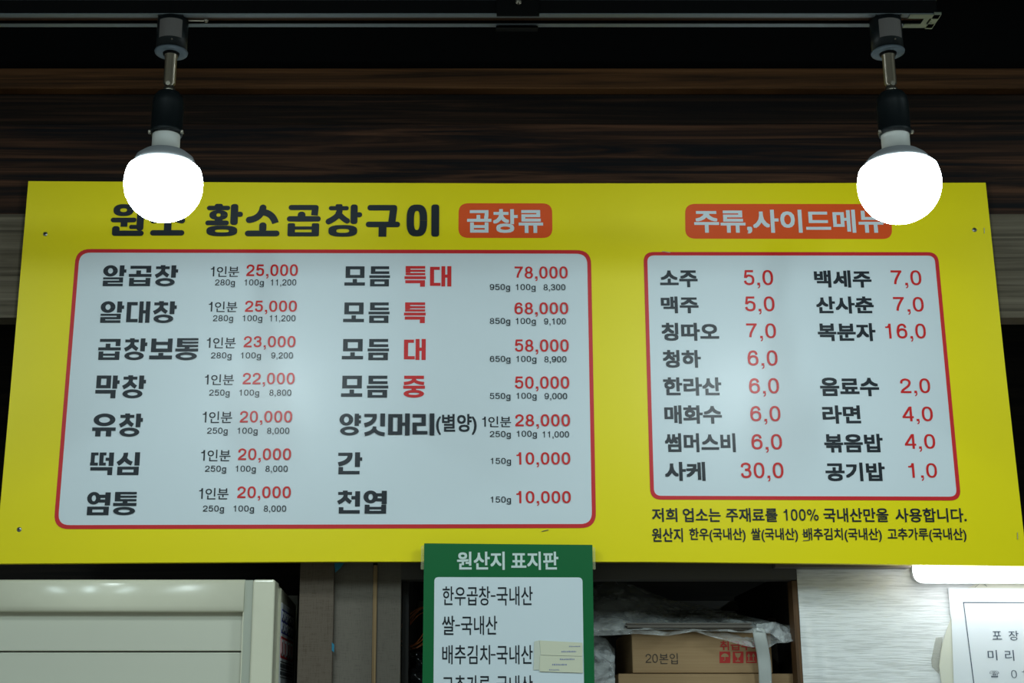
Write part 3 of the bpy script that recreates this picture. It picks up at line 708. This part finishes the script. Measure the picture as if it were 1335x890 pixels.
# pale duct end and dark pipe behind the cabinet
tag(box('cable_duct', (X(375, 780, 0.34), 0.34, 0.0), (X(388, 780, 0.34), 0.38, Z(776, 0.34)), mat('duct_white', (0.62, 0.64, 0.62), 0.5)), 'small pale cable duct behind the cream cabinet', 'cable duct')

# ------------------------------------------------------------------ partition posts and shelf unit below the board
zr_ = Z(418, 0.05)      # up to the rail
yp = 0.055
def vbox(name, pxa, pxb, pyref, Y, depth, z0, z1, m, parent=None, bevel=0.0):
    return box(name, (X(pxa, pyref, Y), Y, z0), (X(pxb, pyref, Y), Y + depth, z1), m, parent, bevel)
TOPZ = Z(700, 0.05)
struct(vbox('trim_post', 389.3, 434.2, 810, yp, 0.05, 0.0, z418 - 0.001, M_linen, bevel=0.0008))
struct(vbox('trim_panel_inner', 435.2, 485.5, 810, 0.068, 0.035, 0.0, TOPZ + 0.10, M_linen2))
struct(vbox('trim_plywood_edge', 485.7, 490.8, 810, 0.064, 0.04, 0.0, Z(736.5, 0.064), M_ply))
struct(vbox('trim_panel_outer', 491.0, 522.3, 810, 0.068, 0.035, 0.0, TOPZ + 0.10, M_linen2))
struct(box('trim_rail_lower', (X(523, 745, 0.066), 0.066, Z(755, 0.066)), (X(1038, 745, 0.066), 0.10, TOPZ + 0.10), mat('rail_grey_brown', (0.075, 0.068, 0.062), 0.6)))
def tapebit(pts, Y, label):
    o = poly_prism('tape_scrap', pq(pts, Y), Y, Y + 0.0006, M_blue, org=P(pts[0][0], pts[0][1], Y)); return tag(o, label, 'tape')
tapebit([(436, 733.5), (449, 733.5), (443, 741), (437, 746)], 0.0535, 'scrap of blue tape at the top of the brown post under the board')
tapebit([(432.6, 837), (435.8, 840), (435.4, 850), (432.6, 848)], 0.0535, 'scrap of blue tape on the right edge of the brown post, lower down')

# shelf unit: side boards, shelf, back left open to the dark wall
su = thing('storage_shelf', 'dark storage shelf unit below the menu board holding cartons and bags', 'shelf', (X(780, 830, 0.3), 0.3, 0.0))
M_dark = mat('dark_laminate', (0.022, 0.019, 0.017), 0.6)
sxa, sxb = X(523.5, 820, 0.08), X(1053, 860, 0.08)
box('side_panel', (sxa, 0.105, 0.0), (sxa + 0.010, 0.62, Z(740, 0.1)), M_dark, su)
box('side_panel', (sxb - 0.006, 0.105, 0.0), (sxb + 0.003, 0.62, Z(740, 0.1)), M_dark, su)
zs1 = Z(905, 0.12) - 0.15
for z_ in (0.08, 0.75, zs1):
    box('shelf_board', (sxa + 0.010, 0.105, z_ - 0.018), (sxb - 0.006, 0.60, z_), M_dark, su)
box('back_rail', (sxa + 0.010, 0.58, Z(795, 0.58)), (sxb - 0.006, 0.60, Z(783, 0.58)), mat('rail_dark_grey', (0.06, 0.055, 0.05), 0.6), su)
box('back_panel', (sxa + 0.010, 0.602, 0.0), (sxb - 0.006, 0.61, Z(798, 0.6)), M_dark, su)

# cartons
def carton(name, label, x0, x1, y0, y1, z0, z1, m=M_kraft, flap=True):
    t = thing(name, label, 'box', ((x0+x1)/2, (y0+y1)/2, z0)); org = Vector(t.location)
    bm = bmesh.new(); bbox_bm(bm, Vector((x0, y0, z0)) - org, Vector((x1, y1, z1)) - org, 0.0015, 2); new_obj('body', bm, m, t)
    if flap:
        ym = (y0+y1)/2
        bm = bmesh.new()
        bbox_bm(bm, Vector((x0 + 0.001, y0 + 0.001, z1)) - org, Vector((x1 - 0.001, ym - 0.001, z1 + 0.002)) - org)
        new_obj('flap', bm, m, t)
        bm = bmesh.new(); bbox_bm(bm, Vector((x0 + 0.001, ym + 0.001, z1)) - org, Vector((x1 - 0.001, y1 - 0.001, z1 + 0.002)) - org)
        new_obj('flap', bm, m, t)
        bm = bmesh.new(); bbox_bm(bm, Vector((x0 - 0.0004, ym - 0.024, z1 + 0.002)) - org, Vector((x1 + 0.0004, ym + 0.024, z1 + 0.0024)) - org)
        new_obj('packing_tape', bm, mat('packing_tape', (0.32, 0.22, 0.12), 0.25), t)
    return t
YC = 0.12
zc2 = Z(877.5, YC) 
c2 = carton('lower_carton', 'brown cardboard carton, the wider lower one on the shelf', X(806, 885, YC), X(1040, 885, YC), YC, YC + 0.30, zs1 + 0.0009, zc2 - 0.0024)
zc1 = zc2 + 0.0008
YC1 = YC + 0.006
x0c, x1c = X(824, 850, YC1), X(1006, 850, YC1)
c1 = carton('upper_carton', 'brown cardboard carton with red handling symbols on top of the wider carton', x0c, x1c, YC1, YC1 + 0.24, zc1, Z(823, YC1))
YF = YC1 - 0.0006
M_cink = mat('carton_ink', (0.035, 0.025, 0.02), 0.7)
text('count_lettering', '20', (841.8, 852.2, 857.6, 863.5), YF, M_cink, c1, w=10)
text('count_lettering', '본입', (859.5, 851.3, 883.6, 865.3), YF, M_cink, c1, 0.0)
text('warning_lettering', '취급주의', (938.5, 835, 992, 847.5), YF, M_cut, c1, 0.02)
for px in (938, 955.3, 972.5, 989.5):
    poly_prism('handling_symbol', pq([(px, 849), (px + 14, 849), (px + 14.1, 864), (px + 0.1, 864)], YF), YF, None, M_cut, c1)
# umbrella, glass and arrows cut light in the squares
def sym(polys, dx):
    bm = bmesh.new(); org = Vector(c1.location)
    for pl in polys:
        pts = [P(x + dx, y, YF - 0.0004) - org for x, y in pl]
        f_ = bm.faces.new([bm.verts.new(q) for q in pts]); f_.normal_update()
        if f_.normal.y > 0: f_.normal_flip()
    new_obj('symbol_detail', bm, M_kraft, c1)
arc = [(940 + 5 - 5*math.cos(math.pi*k/8), 856 - 4.6*math.sin(math.pi*k/8)) for k in range(9)]
sym([arc, [(944.6, 856), (945.5, 856), (945.5, 861), (944.6, 861)], [(943, 860.2), (945.5, 860.2), (945.5, 861), (943, 861)]], 0)
sym([[(958, 851), (966, 851), (965, 855), (962.8, 857.5), (961.2, 857.5), (959, 855)], [(961.5, 857), (962.5, 857), (962.5, 861), (961.5, 861)], [(959, 860.8), (965, 860.8), (965, 862), (959, 862)]], 0)
sym([[(974, 855.5), (976.2, 851), (978.4, 855.5)], [(975.6, 855), (976.8, 855), (976.8, 860.5), (975.6, 860.5)], [(980, 855.5), (982.2, 851), (984.4, 855.5)], [(981.6, 855), (982.8, 855), (982.8, 860.5), (981.6, 860.5)], [(974, 861.2), (984.5, 861.2), (984.5, 862.3), (974, 862.3)]], 0)
carton('dark_carton', 'dark carton behind the tape strip at the right of the shelf', X(1003, 840, 0.26), X(1030, 840, 0.26), 0.26, 0.41, zc2 + 0.0008, Z(805, 0.26), mat('dark_card', (0.055, 0.042, 0.03), 0.8), False)
tag(box('pale_tub', (X(1020, 860, 0.45), 0.435, zs1 + 0.0), (X(1042, 860, 0.45), 0.49, Z(868, 0.45)), mat('pale_plastic', (0.5, 0.46, 0.36), 0.5), bevel=0.006), 'pale tub deep in the shelf beside the brown trim', 'tub')

# flat folded sheets lying on the upper carton, inside the film
fs = thing('folded_cardboard', 'stack of flattened pale card sheets on top of the upper carton', 'cardboard', ((x0c+x1c)/2, 0.2, Z(823, YC1) + 0.0024))
zf = fs.location.z
M_card = mat('pale_card', (0.15, 0.13, 0.11), 0.7)
for k in range(4):
    bm = bmesh.new(); j = random.uniform(-0.004, 0.004)
    bbox_bm(bm, (x0c - fs.location.x - 0.012 + j, -0.090 - j, k*0.0026), (x1c - fs.location.x - 0.035 + j, 0.13, k*0.0026 + 0.0020)); new_obj('sheet', bm, M_card, fs)

# ------------------------------------------------------------------ clear films and bags
def film_mat(name, base=0.28, tint=(0.75, 0.78, 0.78), rough=0.12):
    m = bpy.data.materials.new(name); m.use_nodes = True; n = m.node_tree.nodes; l = m.node_tree.links
    n.clear(); out = n.new('ShaderNodeOutputMaterial'); mix = n.new('ShaderNodeMixShader'); tr = n.new('ShaderNodeBsdfTransparent')
    pb = n.new('ShaderNodeBsdfPrincipled'); pb.inputs['Base Color'].default_value = (*tint, 1); pb.inputs['Roughness'].default_value = rough
    tc = n.new('ShaderNodeTexCoord'); nz = n.new('ShaderNodeTexNoise'); nz.inputs['Scale'].default_value = 26; nz.inputs['Detail'].default_value = 6; nz.inputs['Distortion'].default_value = 1.5
    l.new(tc.outputs['Object'], nz.inputs['Vector'])
    bp = n.new('ShaderNodeBump'); bp.inputs['Strength'].default_value = 0.9; bp.inputs['Distance'].default_value = 0.008; l.new(nz.outputs[0], bp.inputs['Height']); l.new(bp.outputs[0], pb.inputs['Normal'])
    mr = n.new('ShaderNodeMapRange'); mr.inputs['From Min'].default_value = 0.35; mr.inputs['From Max'].default_value = 0.75; mr.inputs['To Min'].default_value = base*0.35; mr.inputs['To Max'].default_value = base*1.9
    l.new(nz.outputs[0], mr.inputs['Value']); l.new(mr.outputs[0], mix.inputs[0]); l.new(tr.outputs[0], mix.inputs[1]); l.new(pb.outputs[0], mix.inputs[2]); l.new(mix.outputs[0], out.inputs[0])
    return m
M_film = film_mat('clear_film', 0.27, (0.8, 0.82, 0.8), 0.08)
M_film2 = film_mat('clear_bag_film', 0.40)
from mathutils import noise as MN
def interp(pts, x):
    for (a, b), (c, d) in zip(pts, pts[1:]):
        if a <= x <= c: return b + (d-b)*(x-a)/(c-a)
    return pts[-1][1] if x > pts[-1][0] else pts[0][1]
def drape(name, top, bot, xa, xb, Yt, Yb, nx, nv, m, parent=None, amp=0.006, seed=0.0, bulge=0.0):
    """creased sheet hung between an upper back line and a lower front line"""
    bm = bmesh.new(); g = []
    for i in range(nx + 1):
        x = xa + (xb-xa)*i/nx; row = []
        for j in range(nv + 1):
            t = j/nv; py = interp(top, x)*(1-t) + interp(bot, x)*t
            Y = Yt(x)*(1-t) + Yb(x)*t - bulge*math.sin(math.pi*t)
            q = P(x, py, Y)
            s = Vector((q.x*22 + seed, q.y*22, q.z*30))
            r1 = 1 - abs(MN.noise(s))*2.2; r2 = 1 - abs(MN.noise(s*2.6))*2.2
            d = amp*(r1*0.7 + r2*0.4)*min(1, 0.35 + 4*t*(1-t))
            q.y -= d; q.z += d*0.35 * (1 if 0 < j < nv else 0.2)
            row.append(q)
        g.append(row)
    org = g[nx//2][nv].copy()
    V = [[bm.verts.new(q - org) for q in row] for row in g]
    for i in range(nx):
        for j in range(nv): bm.faces.new((V[i][j], V[i+1][j], V[i+1][j+1], V[i][j+1]))
    o = new_obj(name, bm, m, parent, smooth=True); o.location = org
    md = o.modifiers.new('s', 'SOLIDIFY'); md.thickness = 0.0002
    return o
top = [(700, 757), (773, 752), (800, 752.5), (830, 764), (872, 782), (905, 787), (960, 800), (1000, 809), (1030, 816), (1039, 826)]
bot = [(700, 835), (773, 829), (800, 828), (830, 826), (870, 829), (905, 823), (935, 832), (975, 843), (1000, 846), (1012, 838), (1028, 838), (1039, 831)]
yb_ = lambda x: 0.100 if x > 815 else 0.095
f1 = drape('plastic_film', top, bot, 715, 1038, lambda x: 0.30 if x < 900 else 0.30 - (x-900)*0.0013, yb_, 90, 30, M_film, amp=0.008)
tag(f1, 'crumpled clear plastic film draped over the upper carton', 'plastic film')
# inner fold of the same film
f1b = drape('inner_fold', [(720, 770), (800, 768), (880, 800), (1000, 812)], [(720, 822), (800, 822), (880, 820), (1000, 826)], 725, 1000, lambda x: 0.27 - max(0, x-880)*0.0012, lambda x: 0.108, 60, 16, M_film, amp=0.012, seed=5.0)
f1b.location = f1b.location - f1.location; f1b.parent = f1
# twisted knot end at the right
f2 = drape('knot', [(985, 815), (1010, 811), (1025, 818), (1039, 829)], [(985, 822), (1005, 826), (1020, 838), (1039, 835)], 985, 1039, lambda x: 0.125, lambda x: 0.09, 34, 14, M_film2, amp=0.011, seed=9.0)
f2.location = f2.location - f1.location; f2.parent = f1
# crumpled bag at the lower left of the shelf, and its paper contents
b1 = drape('clear_bag', [(715, 840), (773, 828), (790, 832), (800, 846)], [(715, 905), (773, 905), (790, 905), (801, 905)], 715, 801, lambda x: 0.17, lambda x: 0.09, 36, 24, M_film2, amp=0.012, seed=3.0, bulge=0.012)
tag(b1, 'crumpled clear plastic bag standing left of the cartons beside the green sign', 'bag')
wb = carton('white_carton', 'greyish white carton inside the clear bag left of the brown cartons', X(745, 890, 0.19), X(796, 890, 0.16), 0.19, 0.34, zs1 + 0.0009, Z(866, 0.19), mat('grey_card', (0.30, 0.29, 0.27), 0.7), False)
# black bags and orange cord behind the green sign
bk = drape('black_bag', [(519, 842), (560, 848), (620, 846)], [(519, 910), (560, 910), (620, 910)], 534, 615, lambda x: 0.20, lambda x: 0.12, 44, 30, mat('black_bin_film', (0.012, 0.012, 0.013), 0.22, 0.6), amp=0.02, seed=7.0, bulge=0.01)
tag(bk, 'crumpled black plastic bag in the dark opening left of the green sign', 'bag')
bm = bmesh.new(); cpts = []
cen = P(545, 818, 0.17)
for k in range(140):
    a = 2*math.pi*k/28; rr_ = 0.034 + 0.004*math.sin(k*0.31)
    q = Vector((rr_*0.55*math.cos(a) , -0.003 + 0.004*math.sin(k*0.17), rr_*math.sin(a)))
    sh = R(-32 - 5*math.sin(k*0.045*6)); q = Vector((q.x*math.cos(sh) - q.z*math.sin(sh), q.y, q.x*math.sin(sh) + q.z*math.cos(sh)))
    cpts.append(q + Vector((0.006 * math.sin(k*0.045), 0, 0.004*math.cos(k*0.06))))
tube_bm(bm, cpts, 0.0008, 6)
oc = new_obj('orange_cord', bm, M_orangec); oc.location = cen; tag(oc, 'coil of thin orange cord hanging in the dark opening left of the green sign', 'cord')
# white strap hanging in front of the carton
bm = bmesh.new()
cl = [(988.5, 818, 0.094), (990, 828, 0.088), (993, 842, 0.092), (995.5, 856, 0.098), (997, 872, 0.096), (997.5, 888, 0.100), (998.5, 910, 0.102)]
prev = None; sorg = P(996, 905, 0.10)
for k, (px, py, Y) in enumerate(cl):
    a = P(px - 8, py + 0.8, Y + 0.001) - sorg; m_ = P(px, py, Y - 0.0015) - sorg; b = P(px + 8.6, py - 0.4, Y + 0.002*math.sin(k*2)) - sorg
    row = [bm.verts.new(q) for q in (a, m_, b)]
    if prev: bm.faces.new((prev[0], prev[1], row[1], row[0])); bm.faces.new((prev[1], prev[2], row[2], row[1]))
    prev = row
sp = new_obj('packing_strap', bm, M_rope, smooth=True); sp.location = sorg
md = sp.modifiers.new('s', 'SUBSURF'); md.levels = md.render_levels = 2
md = sp.modifiers.new('t', 'SOLIDIFY'); md.thickness = 0.0006
tag(sp, 'pale flat packing strap hanging down in front of the upper carton', 'strap')

# ------------------------------------------------------------------ papered wall at the lower right, lamp, notice
YP = 0.075
bm = bmesh.new(); xw0, xw1 = X(1038.3, 745, YP), X(1500, 800, YP)
nx, nz = 70, 60; zw0, zw1 = 0.0, Z(700, YP)
lx0_ = X(1197, 745, 0.02)
# wallpaper with a few lifted bubbles near its left edge
cols = [xw0 + (xw1-xw0)*(i/nx)**1.6 for i in range(nx+1)]; rows = [zw0, 1.0] + [1.4 + (zw1-1.4)*j/nz for j in range(nz+1)]
def lift(x, z):
    d = 0
    for bx, bz, sx, sz, h in ((X(1050, 815, YP), Z(838, YP), 0.006, 0.032, 0.004), (X(1072, 860, YP), Z(872, YP), 0.008, 0.035, 0.0035), (X(1042, 790, YP), Z(800, YP), 0.004, 0.03, 0.002)):
        d += h*math.exp(-((x-bx)/sx)**2 - ((z-bz)/sz)**2)
    return d
V = [[bm.verts.new((x, YP - lift(x, z) - 0.0004, z)) for z in rows] for x in cols]
for i in range(nx):
    for j in range(len(rows)-1): bm.faces.new((V[i][j], V[i+1][j], V[i+1][j+1], V[i][j+1]))
wp = new_obj('wall_papered', bm, M_paper, smooth=True); struct(wp)
md = wp.modifiers.new('t', 'SOLIDIFY'); md.thickness = 0.0004; md.offset = 1
struct(box('trim_partition', (xw0 + 0.0005, YP + 0.001, 0.0), (xw1, YP + 0.05, zw1), M_ply))
struct(box('trim_brown_edge', (xw0 - 0.0085, YP - 0.002, 0.0), (xw0 - 0.0005, YP + 0.03, Z(757, YP)), M_brownedge))
struct(box('trim_cap', (X(1010, 737, 0.05), 0.045, Z(739.3, 0.045)), (lx0_ - 0.002, 0.073, TOPZ), mat('cap_grey', (0.14, 0.115, 0.11), 0.6)))
# wall lamp behind the lower right corner of the board
lx0, lx1 = X(1197, 745, 0.02), X(1460, 745, 0.02)
zlb = Z(757.5, 0.018)
wl = thing('wall_lamp', 'glowing white bar lamp half hidden behind the lower right corner of the board', 'lamp', ((lx0+lx1)/2, 0.071, zlb))
lo_ = Vector(wl.location)
cz = zlb + 0.030
oc_ = [Vector((lx0, zlb)), Vector((lx1, zlb)), Vector((lx1, zlb + 0.040)), Vector((lx0, zlb + 0.040))]
poly_prism('diffuser', rounded(oc_, 0.0195, 10), 0.014, 0.046, M_diff, wl)
poly_prism('housing', rounded([p + Vector((0.004 if i in (0, 3) else -0.004, 0.003 if i < 2 else -0.003)) for i, p in enumerate(oc_)], 0.016, 10), 0.046, 0.0715, mat('lamp_white', (0.7, 0.7, 0.7), 0.5), wl)
# cream card with wavy left edge and wire loop
M_creamc = mat('cream_card', (0.72, 0.70, 0.58), 0.6)
cc = [(1275, 760), (1281, 757.5), (1400, 757.5), (1400, 960), (1226, 960), (1228, 893), (1226, 880), (1224.5, 868), (1226.5, 852), (1229, 838), (1234, 822), (1239.5, 808), (1242, 790), (1262, 766)]
cardo = poly_prism('backing_card', pq(cc, 0.0705), 0.0705, 0.0722, M_creamc, org=P(1300, 960, 0.07))
tag(cardo, 'cream backing card with a wavy left edge on the papered wall', 'card')
bm = bmesh.new(); hp = [P(1271, 765.5, 0.070), P(1277, 760.5, 0.067), P(1280.5, 758.5, 0.066), P(1287, 764.5, 0.070)]
tube_bm(bm, [q - cardo.location for q in hp], 0.0004, 6); new_obj('wire_loop', bm, M_screw, cardo)
nt = thing('paper_notice', 'white printed paper notice with a ruled border under the bar lamp', 'notice', P(1300, 960, 0.069))
M_sheet = mat('white_sheet', (0.80, 0.82, 0.84), 0.5, 0.4)
poly_prism('sheet', pq([(1236, 766), (1400, 767), (1416, 960), (1246, 960), (1240.5, 806), (1239, 800)], 0.0688), 0.0688, 0.0694, M_sheet, nt)
M_rule = mat('rule_ink', (0.05, 0.07, 0.11), 0.6)
for q in ([(1255.5, 784.5), (1400, 785), (1400, 786), (1255.6, 785.7)], [(1255.5, 784.5), (1256.6, 784.5), (1278.5, 955), (1277.2, 955)]):
    poly_prism('ruled_line', pq(q, 0.0684), 0.0684, None, M_rule, nt)
for s, r_ in (('포', (1293.7,822.6,1306,833.2)), ('장', (1315,822,1328,834.4)), ('미', (1287.8,847,1300,860.4)), ('리', (1310.2,847,1322,861)), ('☎', (1290.2,874,1302.5,882.8)), ('0', (1318.3,873.3,1325.6,883.5)), ('1', (1332.3,873.3,1336.5,883.5))):
    text('notice_lettering', s, r_, 0.0682, M_rule, nt, 0.0, w=9)
# brownish tape remnant left of the card
M_tape2 = mat('old_clear_tape', (0.55, 0.53, 0.45), 0.3, 0.5, alpha=0.35)
tag(poly_prism('tape_piece', pq([(1220, 831), (1229, 830), (1227, 852), (1224, 878), (1215, 869), (1214, 860)], 0.0725), 0.0725, 0.0729, M_tape2, org=P(1220, 878, 0.0725)), 'torn piece of old clear tape left of the cream card', 'tape')
